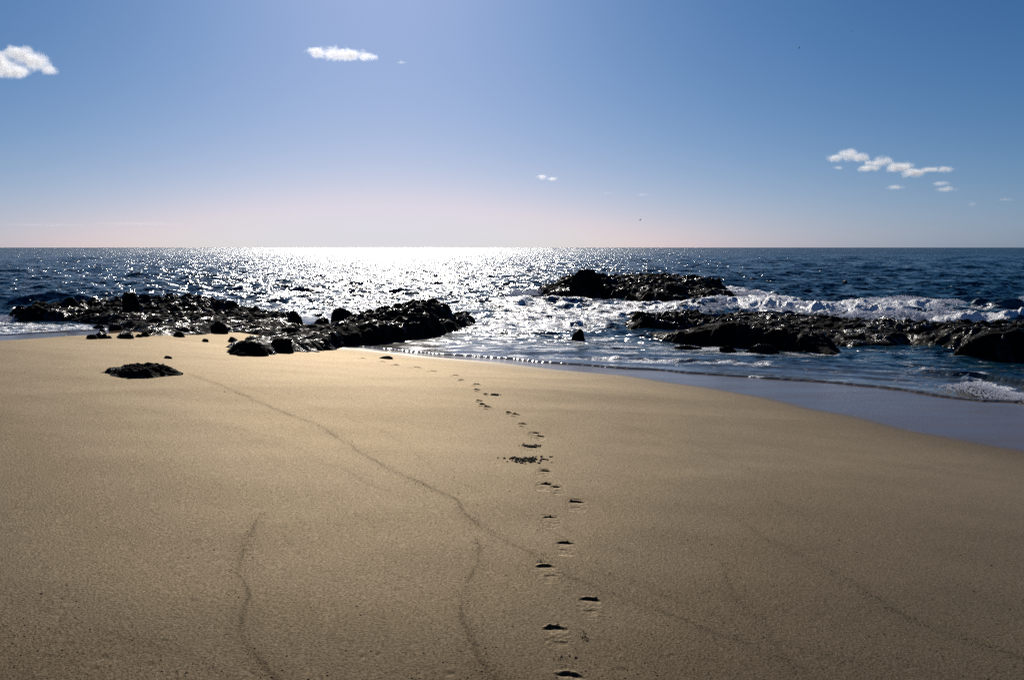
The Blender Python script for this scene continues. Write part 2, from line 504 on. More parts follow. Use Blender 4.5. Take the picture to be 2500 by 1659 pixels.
for lw, st in LINES_W:
    near = (pts[:, 1] > 0) & (pts[:, 1] < 30)
    pn = pts[near]; z0_ = pn[:, 0] * 0
    pn = pn + np.column_stack([0.05 * perlin(pn[:, 0] * 2.5, pn[:, 1] * 2.5, z0_ + 2.2), 0.05 * perlin(pn[:, 0] * 2.5, pn[:, 1] * 2.5, z0_ + 5.2)])
    d, run = line_dist(pn, lw)
    wob = 0
    line[near] = np.maximum(line[near], st * (0.25 + 0.75 * smooth(-0.25, 0.35, perlin(run * 2.2, run * 0 + 7, run * 0))) * smooth(0, 0.5, run) * np.exp(-((d + wob) / 0.013) ** 2) * 0.95 + 0.14 * st * smooth(0.16, 0.0, d) * smooth(0, 0.6, run))
# coarse grit spread thinner over the foreground
fg = smooth(4.6, 2.6, np.hypot(pts[:, 0], pts[:, 1]) + 0.6 * perlin(pts[:, 0] * 0.9, pts[:, 1] * 0.9, pts[:, 0] * 0 + 8))
line = np.clip(line + 0.42 * fg, 0, 1)
V = np.column_stack([pts, z])
me = mesh_np("beach_sand", V, grid_faces(len(rows), len(az)), M_SAND, attrs={'wet': wet, 'line': line})
add("sand", me, kind='structure')

# ------------------------------------------------------------------ footprints
for i in range(len(FP)):
    c, hd, s = fp_frame(i)
    nu, nv = 34, 64
    u = np.linspace(-0.085, 0.085, nu) * s; v = np.linspace(-0.285, 0.055, nv) * s
    U, VV = np.meshgrid(u, v)
    Uf, Vf = U.ravel(), VV.ravel()
    X = c[0] + Uf * math.cos(hd) + Vf * math.sin(hd)
    Y = c[1] - Uf * math.sin(hd) + Vf * math.cos(hd)
    q = np.column_stack([X, Y])
    deep = 1.0 if fp_px[i, 1] > 1000 else 1.2
    wob = perlin(X * 30, Y * 30, X * 0) * 0.004 + perlin(X * 70, Y * 70, X * 0) * 0.002
    crumb = np.maximum(0, perlin(X * 45 + i, Y * 45, X * 0 + 3) - 0.25) * 0.03 * np.exp(-((Vf / s - 0.03) / 0.03) ** 2)
    e = ((Uf / (0.085 * s)) ** 4 + ((Vf + 0.115 * s) / (0.17 * s)) ** 4) ** 0.25
    h = -foot_profile(Uf + wob, Vf + wob * 2, s) * deep * (1 if i not in (5, 19) else 0.55) + wob * 0.5 + crumb
    if fp_px[i, 1] <= 1040:                    # far prints: the pushed up toe ridge is what shows
        vb = Vf / s + (Uf / s / 0.05) ** 2 * 0.014
        h = 0.018 * np.exp(-((vb - 0.0) / 0.030) ** 2 - (Uf / s / 0.050) ** 4) * (1 + 0.6 * perlin(X * 25, Y * 25, X * 0)) + 0.008 * np.exp(-((vb + 0.19) / 0.02) ** 2 - (Uf / s / 0.035) ** 4)
    zz = sand_z(q) + h * smooth(0.95, 0.75, e) + 0.0006
    cz = float(sand_z(np.array([c]))[0])
    ff = grid_faces(nv, nu)
    ff = ff[(e < 1.0)[ff].all(1)]
    me = mesh_np("footprint", np.column_stack([X - c[0], Y - c[1], zz - cz]), ff, M_SAND,
                 attrs={'wet': np.zeros(len(X)), 'line': np.full(len(X), 0.0)})
    FPL = ["bare footprint at the bottom edge of the frame, nearest of the trail", "footprint with long curved toe wall, second nearest of the trail",
           "footprint with a round heel mark, right of the trail and third from the camera", "footprint under a scatter of crumbs, fourth from the camera",
           "thin crescent footprint, fifth from the camera", "shallow faint footprint, sixth from the camera", "footprint stepping out to the right, seventh from the camera",
           "small footprint overlapping the lower right of a doubled print", "larger footprint of the doubled print with broken edge",
           "faint footprint just below the kicked up sand clods", "wide ragged footprint just above the kicked up sand clods"]
    lab = FPL[i] if i < len(FPL) else None
    if lab is None:
        word = {11: "footprint with sharp rim, first beyond the wide ragged one", 12: "thin small footprint just beyond the sharp rimmed one",
                13: "round footprint with doubled outline in mid beach", 14: "dark narrow footprint right of a tiny dent",
                15: "tiny dent left of a dark narrow footprint", 16: "lowest of three footprints lying close together", 17: "middle of three footprints lying close together",
                18: "palest and farthest of three footprints lying close together", 19: "faint dent left of the small heap of sand in the trail",
                20: "short footprint straight below a longer one in the far trail", 21: "longer footprint straight above a short one in the far trail",
                22: "far footprint where the trail bends left, lower of two", 23: "far footprint where the trail bends left, upper of two",
                24: "stretched far footprint, fifth from the trail's far end", 25: "long thin far footprint, fourth from the trail's far end",
                26: "small far footprint, third from the trail's far end", 27: "far footprint just below the dark clump by the water",
                28: "farthest footprint of the trail, left of the dark clump"}
        lab = word[i]
    add("footprint", me, lab, "footprint", "trail of footprints down the beach", loc=(c[0], c[1], cz))

# ------------------------------------------------------------------ sea
def zone(pg_px, pts, soft, z=0.0):
    pg = poly(pg_px, z)
    lo = pg.min(0) - soft * 1.5; hi = pg.max(0) + soft * 1.5
    m = ((pts > lo) & (pts < hi)).all(1)
    out = np.zeros(len(pts))
    if m.any():
        out[m] = smooth(-soft, soft, poly_sd(pts[m], pg))
    return out

def crest(line_px, pts, back, front, z=0.0):
    """ridge along a line: steep towards the shore (front), long behind"""
    L = poly(line_px, z)
    lo = L.min(0) - 4 * back; hi = L.max(0) + 4 * back
    m = ((pts > lo) & (pts < hi)).all(1)
    out = np.zeros(len(pts))
    if m.any():
        d, run = line_dist(pts[m], L)
        yy = np.interp(pts[m, 0], L[:, 0], L[:, 1])
        side = pts[m, 1] - yy + 0.4 * perlin(pts[m, 0] * 0.5, pts[m, 1] * 0.2, pts[m, 0] * 0)
        w = np.where(side > 0, back, front)
        tot = max(run.max(), 1e-6)
        ends = smooth(0, 0.12, run / tot) * smooth(1, 0.88, run / tot)
        out[m] = np.exp(-(side / w) ** 2) * ends * (d < 3 * back)
    return out

az = azimuths(math.radians(110), math.radians(38), 900, 40)
rows = [7.0]
while rows[-1] < 320:
    r = rows[-1]; rows.append(r + 0.05 + 0.0038 * (r - 7))
while rows[-1] < 2600:
    rows.append(rows[-1] * 1.0065)
while rows[-1] < 30000:
    rows.append(rows[-1] * 1.04)
rows = np.array(rows)
R, T = np.meshgrid(rows, az, indexing='ij')
dr = np.gradient(rows)
DR = np.repeat(dr, len(az))
Rf = R.ravel()
pts = np.stack([R * np.sin(T), R * np.cos(T)], -1).reshape(-1, 2)
a_, b_ = shore(pts)
off = np.maximum(-b_, 0)
# waves
X, Y = pts[:, 0], pts[:, 1]
amp = 0.10 + 0.90 * smooth(2.0, 18.0, off)
calm_right = zone([(1100, 872), (1500, 860), (2000, 868), (2330, 905), (2500, 985), (2700, 1010), (2200, 960), (1500, 905)], pts, 1.0)
wr = np.random.default_rng(21)
dz = np.zeros(len(pts)); dx = np.zeros(len(pts)); dy = np.zeros(len(pts))
NW = 96
lam = np.exp(np.linspace(math.log(0.45), math.log(30.0), NW))
for i, L in enumerate(lam):
    th = -math.pi / 2 + wr.normal() * 0.62          # travelling towards the beach
    k = 2 * math.pi / L
    slope = 0.066 if L < 2.2 else (0.036 if L < 6 else 0.011)
    a0 = slope / k * wr.uniform(0.6, 1.4)
    ph = wr.uniform(0, 2 * math.pi)
    res = smooth(0.28 * L, 0.16 * L, DR / 1.0)
    if L < 1.2: res = res * smooth(160, 60, Rf)
    arg = k * (math.cos(th) * X + math.sin(th) * Y) + ph
    env = amp * res
    c_, s_ = np.cos(arg), np.sin(arg)
    dz += env * a0 * s_
    dx += env * a0 * c_ * math.cos(th) * 0.9
    dy += env * a0 * c_ * math.sin(th) * 0.9
grp = 1 + 0.45 * perlin(X / 9.0, Y / 14.0, X * 0)
dz *= grp; dx *= grp; dy *= grp

foam = np.zeros(len(pts))
# surf between and around the reefs
foam = np.maximum(foam, 0.72 * zone([(1180, 735), (1320, 724), (1540, 742), (1700, 745), (1790, 757), (1700, 770), (1560, 772), (1500, 800), (1380, 812), (1150, 835), (1130, 800), (1190, 770)], pts, 1.0))
foam = np.maximum(foam, 0.60 * zone([(1110, 815), (1400, 815), (1760, 835), (2080, 862), (2200, 868), (1900, 878), (1560, 868), (1300, 862), (1000, 858), (900, 850)], pts, 0.8))
foam = np.maximum(foam, 0.98 * zone([(1700, 745), (1780, 722), (1850, 711), (1911, 723), (1972, 735), (2090, 738), (2171, 731), (2279, 736), (2330, 748), (2240, 757), (2120, 757), (2060, 775), (1850, 764)], pts, 0.7))
foam = np.maximum(foam, 0.95 * zone([(2052, 764), (2125, 768), (2187, 767), (2263, 773), (2291, 765), (2370, 781), (2500, 789), (2700, 795), (2700, 803), (2500, 801), (2300, 796), (2150, 790), (2060, 786)], pts, 0.35))
foam = np.maximum(foam, 0.55 * zone([(2000, 745), (2330, 748), (2600, 770), (2600, 790), (2300, 775), (2100, 765)], pts, 1.2))
foam = np.maximum(foam, 0.95 * zone([(2478, 742), (2520, 736), (2600, 738), (2600, 750), (2480, 752)], pts, 0.6))
foam = np.maximum(foam, 0.80 * zone([(1680, 700), (1800, 702), (1850, 712), (1780, 725), (1700, 715)], pts, 1.0))
foam = np.maximum(foam, 0.92 * zone([(1250, 722), (1275, 712), (1330, 708), (1330, 722), (1430, 734), (1250, 734)], pts, 0.8))
foam = np.maximum(foam, 0.75 * zone([(2338, 925), (2360, 920), (2430, 935), (2520, 955), (2700, 975), (2700, 1000), (2500, 985), (2420, 962), (2345, 945)], pts, 0.15))
foam = np.maximum(foam, 0.70 * zone([(2236, 896), (2250, 892), (2300, 905), (2350, 911), (2345, 918), (2240, 908)], pts, 0.15))
foam = np.maximum(foam, 0.45 * zone([(2060, 842), (2330, 856), (2440, 884), (2600, 880), (2600, 905), (2380, 900), (2200, 872), (2060, 862)], pts, 0.5))
foam = np.maximum(foam, 0.72 * zone([(-200, 770), (20, 768), (28, 785), (230, 790), (290, 800), (230, 806), (60, 814), (-200, 820)], pts, 0.5))
foam = np.maximum(foam, 0.90 * zone([(-200, 765), (0, 765), (22, 772), (30, 788), (0, 790), (-200, 795)], pts, 0.4))
foam = np.maximum(foam, 0.45 * zone([(190, 742), (300, 738), (300, 750), (200, 756)], pts, 1.0))
foam = np.maximum(foam, 0.42 * zone([(1560, 880), (1900, 880), (2250, 905), (2500, 960), (2300, 955), (1900, 915), (1500, 893)], pts, 0.6))
foam = np.maximum(foam, 0.46 * zone([(1850, 868), (2060, 862), (2330, 885), (2600, 905), (2600, 965), (2330, 925), (2100, 900), (1850, 885)], pts, 0.6))
foam = np.maximum(foam, 0.66 * zone([(1000, 858), (1200, 858), (1600, 872), (1900, 884), (1900, 896), (1600, 888), (1300, 872), (1000, 866)], pts, 0.4))
foam = np.maximum(foam, 0.80 * zone([(1660, 724), (1740, 716), (1850, 716), (1860, 726), (1750, 742), (1680, 746)], pts, 0.8))
# breakers and bores
br = 0.42 * crest([(1690, 757), (1760, 748), (1860, 752), (1960, 765), (2060, 772)], pts, 2.2, 0.6)
br += 0.34 * crest([(2050, 780), (2190, 783), (2300, 790), (2450, 797), (2700, 803)], pts, 1.6, 0.45)
br += 0.34 * crest([(2080, 750), (2170, 745), (2290, 748), (2400, 757), (2550, 760)], pts, 2.5, 0.8)
br += 0.20 * crest([(2335, 945), (2420, 965), (2510, 988), (2700, 1005)], pts, 0.7, 0.16)
br += 0.11 * crest([(2225, 910), (2290, 914), (2400, 925), (2520, 945)], pts, 0.5, 0.14)
br += 0.30 * crest([(1120, 738), (1200, 741), (1290, 742)], pts, 1.6, 0.6)
br += 0.10 * crest([(2290, 757), (2420, 758), (2560, 756)], pts, 2.0, 0.9)
br += 0.22 * crest([(0, 745), (100, 742), (230, 740), (300, 738)], pts, 2.0, 0.8)
for k in range(6):
    y0 = 858 + k * 9
    br += 0.034 * crest([(1000 + 60 * k, y0), (1400, y0 + 3 + k), (1900, y0 + 14 + 2 * k), (2500, y0 + 48 + 3 * k)], pts, 0.30, 0.12)
fz = foam * (0.10 * fbm(X * 1.6, Y * 1.6, X * 0, 4, 0.6)) * smooth(0.3, 0.9, foam)
wave = dz + br + np.where(foam > 0.6, fz * 1.3, fz * 0.3)
sz = sand_z(pts, (a_, b_))
edge_w = 0.16 * perlin(X * 0.8, Y * 0.8, X * 0) + 0.06 * perlin(X * 3, Y * 3, X * 0)
bb = -b_ + edge_w
film = sz + 0.020 * smooth(0.0, 0.15, bb) + 0.030 * np.exp(-((bb - 0.16) / 0.13) ** 2) * (1 + 0.25 * perlin(X * 2, Y * 2, X * 0 + 5))
zw = np.maximum(wave, film)
mixk = smooth(0.0, 2.5, bb)
zw = np.where(bb > 0, film * (1 - mixk) + np.maximum(wave, sz + 0.01) * mixk, sz - 0.05)
foam = np.maximum(foam, 0.55 * np.exp(-((bb - 0.10) / 0.09) ** 2) * (0.5 + 0.8 * np.clip(perlin(X * 0.7, Y * 0.7, X * 0 + 1) + 0.4, 0, 1)))
chop = 0.06 + 0.94 * smooth(0.6, 7.0, off)
chop *= 1 - 0.25 * calm_right
far = smooth(80, 600, Rf)
shallow = smooth(5.0, 0.0, bb)
VX = X + dx * (bb > 3); VY = Y + dy * (bb > 3)
me = mesh_np("sea", np.column_stack([VX, VY, zw]), grid_faces(len(rows), len(az)), M_WATER,
             attrs={'foam': foam, 'chop': chop, 'far': far, 'shallow': shallow})
add("water", me, kind='structure')

# ------------------------------------------------------------------ rocks
def reef(name, pg_px, ctrl, label, mat, res=0.07, rough=0.22, scale=1.0, edge=0.45, cat="rock", group=None, base=0.0, steep=0.0, sink=0.35, seed=0.0, hs=1.0):
    """a rock mass: outline on the ground, control heights (px, py, height, radius), ridged surface"""
    a_px = np.array(pg_px, float)
    pg = ground_pt(a_px[:, 0], a_px[:, 1], base)[:, :2]
    lo, hi = pg.min(0) - 0.4, pg.max(0) + 0.4
    xs = np.arange(lo[0], hi[0], res); ys = np.arange(lo[1], hi[1], res)
    GX, GY = np.meshgrid(xs, ys)
    q = np.column_stack([GX.ravel(), GY.ravel()])
    wob = np.column_stack([fbm(q[:, 0] * 1.3, q[:, 1] * 1.3, q[:, 0] * 0 + seed, 3), fbm(q[:, 0] * 1.3 + 40, q[:, 1] * 1.3, q[:, 0] * 0 + seed, 3)]) * 0.22 * scale
    sd = poly_sd(q + wob, pg)
    num = np.zeros(len(q)); den = np.full(len(q), 1e-9)
    for (cx, cy, h, rr) in ctrl:
        c = ground_pt(cx, cy, base)[0, :2]
        w = np.exp(-((q - c) ** 2).sum(1) / (2 * rr * rr)) + 1e-7 / (1 + ((q - c) ** 2).sum(1))
        num += w * h; den += w
    H = num / den * hs
    n = ridged((q[:, 0] * 0.55 + q[:, 1] * 0.12) / scale, (q[:, 1] * 0.85 - q[:, 0] * 0.10) / scale, q[:, 0] * 0 + seed, 5, 0.6)
    n2 = fbm(q[:, 0] * 3.2, q[:, 1] * 2.4, q[:, 0] * 0 + seed + 3, 4, 0.6)
    zz = H * smooth(0, edge, sd) ** 0.7 + ((n - 1.1) * rough * 0.55 + n2 * rough * 0.20) * smooth(0, edge, sd) * np.clip(H / 0.4, 0.35, 1.3)
    zz = np.where(sd > 0, zz, sd * 1.5)
    zz = np.maximum(zz, -sink) + np.maximum(sand_z(q), base)
    nr, nc = GX.shape
    f = grid_faces(nr, nc)
    keep = (sd > -0.3)[f].any(1)
    f = f[keep]
    used = np.unique(f); remap = np.full(len(q), -1); remap[used] = np.arange(len(used))
    ov = np.column_stack([fbm(q[used, 0] * 4, q[used, 1] * 4, zz[used] * 6, 2), fbm(q[used, 0] * 4 + 9, q[used, 1] * 4, zz[used] * 6, 2)]) * 0.06
    cen = pg.mean(0)
    Vv = np.column_stack([q[used] + ov - cen, zz[used] - base])
    me = mesh_np(name, Vv, remap[f], mat, smooth_shade=True)
    return add(name, me, label, cat, group, loc=(cen[0], cen[1], base))

_ico = {}
def ico(sub):
    if sub not in _ico:
        import bmesh
        bm = bmesh.new(); bmesh.ops.create_icosphere(bm, subdivisions=sub, radius=1.0)
        v = np.array([x.co[:] for x in bm.verts]); f = np.array([[y.index for y in x.verts] for x in bm.faces])
        bm.free(); _ico[sub] = (v, f)
    return _ico[sub]

def boulder_mesh(name, dims, mat, seed, rough=0.18, sub=5, freq=1.3, flat=0.25, tip=(0, 0)):
    v, f = ico(sub)
    v = v.copy()
    n = fbm(v[:, 0] * freq + seed, v[:, 1] * freq, v[:, 2] * freq, 4, 0.55)
    n2 = ridged(v[:, 0] * 2.6 + seed, v[:, 1] * 2.6 + 5, v[:, 2] * 2.6, 4, 0.6)
    v *= (1 + rough * n + rough * 0.35 * n2)[:, None]
    if rough >= 0.14:                          # broken faces
        pr_ = np.random.default_rng(int(seed * 10) + 5)
        for _ in range(16):
            nn_ = pr_.normal(size=3); nn_[2] = abs(nn_[2]) * 0.8; nn_ /= np.linalg.norm(nn_)
            dd_ = pr_.uniform(0.62, 0.92)
            over = np.maximum(v @ nn_ - dd_, 0)
            v -= over[:, None] * nn_ * 0.9
        v *= 1.12
        v *= (1 + 0.05 * fbm(v[:, 0] * 4 + seed, v[:, 1] * 4, v[:, 2] * 4, 3, 0.6))[:, None]
    v[:, 2] /= v[:, 2].max(); v[:, 0] /= np.percentile(np.abs(v[:, 0]), 99)
    v[:, 2] = np.where(v[:, 2] < -flat, -flat + (v[:, 2] + flat) * 0.3, v[:, 2])
    v[:, 0] += tip[0] * np.clip(v[:, 2], 0, 1); v[:, 1] += tip[1] * np.clip(v[:, 2], 0, 1)
    v *= np.array(dims)
    return mesh_np(name, v, f, mat)

def boulder(px0, px1, ytop, ybase, label, mat=None, seed=0.0, ground=0.0, name="boulder", cat="boulder", group=None, depth=1.0, rough=0.18, sand=False, tip=(0, 0), sub=5):
    cx = (px0 + px1) / 2
    if sand:
        p = on_sand(cx, ybase)[0]
    else:
        p = ground_pt(cx, ybase, ground)[0]
    D = math.hypot(p[0], p[1])
    w = (px1 - px0) / F * D * 0.5
    h = (ybase - ytop) / F * D
    dd = max(w * 0.8 * depth, 0.05)
    me = boulder_mesh(name, (w, dd, h / 1.0), mat or M_DARKROCK, seed, rough, sub=sub, tip=tip)
    return add(name, me, label, cat, group, loc=(p[0], p[1] + dd * 0.8, p[2]))

# left reef
reef("rock_reef", [(14, 780), (112, 783), (200, 786), (262, 790), (300, 802), (330, 815), (363, 821), (411, 818), (475, 818), (520, 814), (549, 811), (600, 814), (664, 826),
                   (712, 826), (735, 812), (748, 798), (742, 788), (700, 778), (620, 768), (560, 762), (500, 752), (430, 749), (360, 749), (290, 752), (200, 757), (120, 764), (60, 768), (14, 775)],
     [(60, 775, .42, 1.6), (120, 772, .45, 1.5), (155, 764, .62, 1.0), (200, 770, .25, 1.5), (260, 770, .22, 2.0), (320, 765, .45, 1.6), (370, 762, .50, 1.6), (440, 760, .55, 2.0), (490, 764, .50, 1.6),
      (520, 780, .28, 1.5), (420, 785, .26, 2.0), (350, 795, .22, 1.5), (450, 805, .20, 1.5), (560, 785, .30, 1.5), (640, 785, .38, 1.5), (600, 800, .18, 1.2), (700, 795, .22, 1.2), (760, 792, .08, 1.0), (690, 815, .16, .8), (820, 790, .05, 1.0)],
     "long low dark reef full of glinting pools on the left", M_WETROCK, res=0.08, rough=0.62, scale=1.0, edge=0.5, base=0.0, hs=0.80)
boulder(296, 337, 716, 762, "blunt dark boulder standing highest on the long left reef", seed=2, ground=0.25)
boulder(340, 368, 720, 745, "small knob of rock right of the blunt boulder on the left reef", seed=5, ground=0.35)
boulder(140, 185, 729, 757, "double humped rock toward the outer end of the left reef", seed=8, ground=0.3, rough=0.3)
boulder(24, 92, 755, 783, "smooth elongated rock at the far left tip of the reef in surf", seed=11, ground=0.0, depth=0.6)
reef("rock_ridge", [(548, 858), (575, 868), (641, 869), (707, 861), (808, 853), (865, 846), (952, 832), (1067, 820), (1113, 806), (1122, 799), (1095, 793),
                    (1050, 789), (1000, 786), (930, 787), (880, 790), (820, 797), (760, 806), (700, 818), (650, 832), (600, 842), (560, 848)],
     [(580, 857, .14, .6), (620, 855, .15, .6), (680, 848, .24, .7), (740, 840, .32, .7), (800, 834, .40, .8), (850, 826, .46, .8), (900, 815, .54, .8), (940, 805, .66, .8), (985, 798, .84, .7),
      (1025, 797, .88, .55), (1045, 800, .88, .4), (1066, 806, .42, .35), (1085, 806, .26, .4), (1105, 802, .16, .4), (1000, 815, .60, .6), (950, 822, .45, .6), (900, 795, .34, .7), (830, 802, .10, .6), (780, 810, .08, .6), (760, 818, .12, .6), (690, 830, .10, .6), (640, 838, .06, .5)],
     "high slanting dark rock ridge ending in a blunt head above the surf", M_WEED, res=0.05, rough=0.26, scale=0.9, edge=0.28, base=0.0, seed=4.0)
reef("rock_outcrop", [(1095, 797), (1120, 799), (1162, 792), (1160, 784), (1140, 780), (1105, 781), (1085, 786)],
     [(1100, 788, .28, .35), (1120, 788, .34, .35), (1140, 788, .28, .35), (1158, 789, .10, .3)], "ragged low outcrop off the tip of the high ridge", M_WETROCK, res=0.045, rough=0.30, scale=0.6, edge=0.3, seed=9.0)
boulder(805, 868, 752, 792, "large smooth rounded boulder beside the shorebird", seed=14, ground=0.25, rough=0.06, tip=(-0.25, 0))
boulder(700, 738, 758, 786, "pointed rock left of the shorebird's perch", seed=17, ground=0.2, rough=0.28)
boulder(764, 804, 774, 788, "small perch rock under the standing shorebird", seed=19, ground=0.22, rough=0.25, depth=0.8)
boulder(556, 642, 832, 867, "broad rounded boulder at the near end of the ridge on sand", seed=22, ground=0.10, rough=0.10)
boulder(640, 708, 828, 860, "lumpy boulder right of the broad rounded one at the sand edge", seed=25, ground=0.10, rough=0.22)
boulder(676, 738, 799, 834, "dark rounded boulder on the inner side of the ridge", seed=27, ground=0.15, rough=0.12)
boulder(508, 550, 786, 813, "dark round boulder at the inner edge of the left reef beside sand", seed=31, ground=0.08, rough=0.12)
boulder(411, 482, 797, 815, "long flat dark boulder lying on the sand edge of the left reef", seed=33, ground=0.08, rough=0.15)
SMALL = [(205, 232, 817, 827, "leftmost low stone at the sand edge of the reef"), (222, 256, 812, 826, "peaked stone second from left at the sand edge"),
         (260, 272, 819, 826, "tiny stone between two larger ones at the sand edge"), (276, 322, 811, 826, "wide dark stone third from left at the sand edge"),
         (326, 345, 816, 823, "small flat stone right of the wide dark one"), (338, 362, 810, 821, "blocky stone at the corner where sand climbs into the reef"),
         (235, 258, 803, 816, "dark stone standing in the wet film left of the reef"), (262, 292, 791, 806, "rounded stone at the reef's inner corner in shallow foam"),
         (225, 252, 793, 800, "low stone awash in the foam left of the reef corner"), (366, 392, 811, 817, "slim stone lying on the sand below the reef"),
         (418, 447, 811, 822, "single stone on the sand just below the long flat boulder"), (490, 508, 827, 834, "small lone dome of stone on open sand"),
         (549, 578, 823, 835, "wedge shaped stone behind the broad rounded boulder"), (588, 606, 807, 812, "flat stone on the sand tongue inside the reef"),
         (618, 655, 806, 815, "dark flat stone at the head of the sand tongue"), (575, 600, 861, 869, "small flat stone at the near foot of the broad rounded boulder"),
         (645, 665, 818, 828, "little stone on the sand just behind the lumpy boulder")]
for i, (x0, x1, y0, y1, lb) in enumerate(SMALL):
    sandy = y1 > 806 and not (225 < x0 < 270 and y1 < 818)
    boulder(x0, x1, y0, y1, lb, mat=M_DARKROCK, seed=40 + 3.1 * i, ground=0.05, sand=sandy, name="stone", cat="stone", rough=0.2, sub=4)

# low weed covered mound on the sand
wp = on_sand(345, 916)[0]
reef("weedy_mound", [(235, 909), (262, 912), (285, 921), (310, 924), (360, 924), (395, 920), (420, 917), (447, 909), (432, 905), (415, 902), (380, 900), (330, 899), (290, 903), (260, 907)],
     [(270, 910, .01, .25), (300, 909, .06, .3), (345, 908, .10, .4), (380, 909, .08, .4), (415, 909, .10, .25), (440, 908, .01, .2)],
     "flat lumpy patch of black weed covered rock alone on dry sand", M_DARKROCK, res=0.014, rough=0.26, scale=0.16, edge=0.16, base=float(wp[2]) - 0.01, sink=0.12, seed=6.0, cat="rock patch")

# outer rock
reef("rock_island", [(1300, 722), (1330, 726), (1380, 728), (1429, 731), (1484, 728), (1525, 730), (1547, 740), (1621, 745), (1690, 742), (1745, 738), (1800, 732), (1850, 730), (1850, 722),
                     (1780, 712), (1700, 708), (1620, 704), (1540, 703), (1460, 706), (1400, 709), (1340, 714), (1305, 718)],
     [(1320, 720, .25, 1.4), (1355, 719, .62, 1.2), (1390, 716, .80, 1.0), (1412, 716, 1.10, .8), (1433, 716, 1.60, .8), (1455, 716, 1.40, .8), (1472, 716, .95, .7), (1495, 716, .70, .9),
      (1540, 714, .80, 1.5), (1600, 713, .92, 1.5), (1648, 714, .74, .9), (1682, 718, .42, .7), (1725, 722, .30, 1.2), (1800, 722, .12, 1.5), (1600, 730, .55, 1.6), (1520, 724, .55, 1.2), (1690, 734, .42, 1.2), (1640, 737, .40, 1.0), (1560, 733, .5, .8), (1840, 725, .1, 1.0)],
     "dark offshore rock with a sharp peak, ringed by white surf", M_WETROCK, res=0.09, rough=0.42, scale=1.5, edge=0.6, seed=12.0)
boulder(1385, 1478, 657, 728, "tall pointed dark block forming the offshore rock's peak", seed=52, ground=0.0, rough=0.16, depth=0.7, tip=(0.1, 0), name="rock_block", cat="rock")
boulder(1525, 1576, 717, 738, "rounded black rock at the near foot of the offshore rock", seed=55, ground=0.0)
boulder(1612, 1700, 690, 738, "bulky dark rock at the right shoulder of the offshore rock", seed=58, ground=0.0, rough=0.2)

# right reef
reef("rock_reef", [(1700, 792), (1780, 796), (1850, 806), (1960, 822), (2080, 838), (2156, 838), (2217, 836), (2328, 853), (2370, 868), (2432, 879), (2500, 876), (2650, 884), (2800, 880),
                   (2800, 812), (2500, 806), (2340, 804), (2187, 800), (2080, 793), (1972, 785), (1929, 781), (1850, 777), (1799, 773), (1780, 778), (1700, 784)],
     [(1740, 790, .10, 1.0), (1810, 784, .40, 1.0), (1860, 790, .36, 1.2), (1920, 788, .48, .9), (1980, 800, .32, 1.5), (2080, 808, .42, 1.5), (2150, 815, .46, 1.5), (2220, 815, .40, 1.3), (2290, 825, .46, 1.3),
      (2340, 822, .52, 1.2), (2400, 840, .62, 1.2), (2460, 850, .70, 1.2), (2540, 850, .72, 1.2), (2650, 850, .6, 1.5), (2450, 815, .45, 1.2), (2050, 830, .10, 1.0), (1950, 815, .12, 1.0), (2200, 830, .2, .8)],
     "long black reef on the right with surf breaking along its back", M_WETROCK, res=0.07, rough=0.48, scale=1.0, edge=0.45, seed=15.0, hs=0.62)
reef("rock_reef", [(1528, 790), (1560, 796), (1620, 797), (1700, 798), (1790, 806), (1800, 800), (1740, 788), (1700, 780), (1660, 778), (1600, 784), (1560, 781), (1535, 784)],
     [(1550, 789, .36, .6), (1585, 789, .26, .8), (1640, 788, .16, 1.0), (1675, 786, .36, .8), (1700, 789, .26, .8), (1760, 796, .22, 1.0)],
     "ragged low reef awash in bright foam left of the long right reef", M_WETROCK, res=0.055, rough=0.6, scale=0.6, edge=0.35, seed=17.0)
reef("rock_ridge", [(1575, 820), (1650, 829), (1738, 836), (1824, 842), (1897, 848), (1971, 859), (2040, 867), (2056, 862), (2030, 850), (1995, 840), (1946, 832), (1880, 826), (1800, 820), (1740, 817), (1680, 817), (1610, 815)],
     [(1600, 819, .10, .5), (1680, 824, .20, .5), (1740, 826, .38, .5), (1780, 829, .48, .6), (1824, 831, .62, .6), (1850, 833, .58, .5), (1885, 837, .48, .5), (1915, 839, .56, .5), (1960, 844, .50, .5), (2000, 850, .42, .4), (2040, 861, .12, .4)],
     "solid black hump of rock in front of the long right reef", M_DARKROCK, res=0.045, rough=0.16, scale=0.8, edge=0.3, seed=19.0)
boulder(1756, 1803, 844, 861, "near dark rock awash, left of two below the black hump", seed=61, ground=-0.02, rough=0.25, name="stone", cat="stone")
boulder(1828, 1915, 842, 864, "long dark rock awash, right of two below the black hump", seed=64, ground=-0.02, rough=0.25, depth=0.6, name="stone", cat="stone")
boulder(1640, 1722, 843, 852, "thin sliver of rock barely clear of the shallow water", seed=66, ground=-0.02, rough=0.3, depth=0.5, name="stone", cat="stone")
boulder(1393, 1430, 802, 829, "lone round black rock standing in glittering shallows", seed=68, ground=0.0, rough=0.14, tip=(0.1, 0))
boulder(1655, 1705, 744, 752, "small ragged rock in foam behind the bright reef", seed=70, ground=0.0, rough=0.35, name="stone", cat="stone")
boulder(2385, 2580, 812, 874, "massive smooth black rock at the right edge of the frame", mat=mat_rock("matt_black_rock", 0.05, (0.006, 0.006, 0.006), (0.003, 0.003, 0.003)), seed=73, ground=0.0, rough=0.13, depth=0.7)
boulder(2056, 2073, 684, 698, "tiny dark rock poking out of open water on the right", seed=76, ground=-0.02, rough=0.3, name="stone", cat="stone", sub=4)

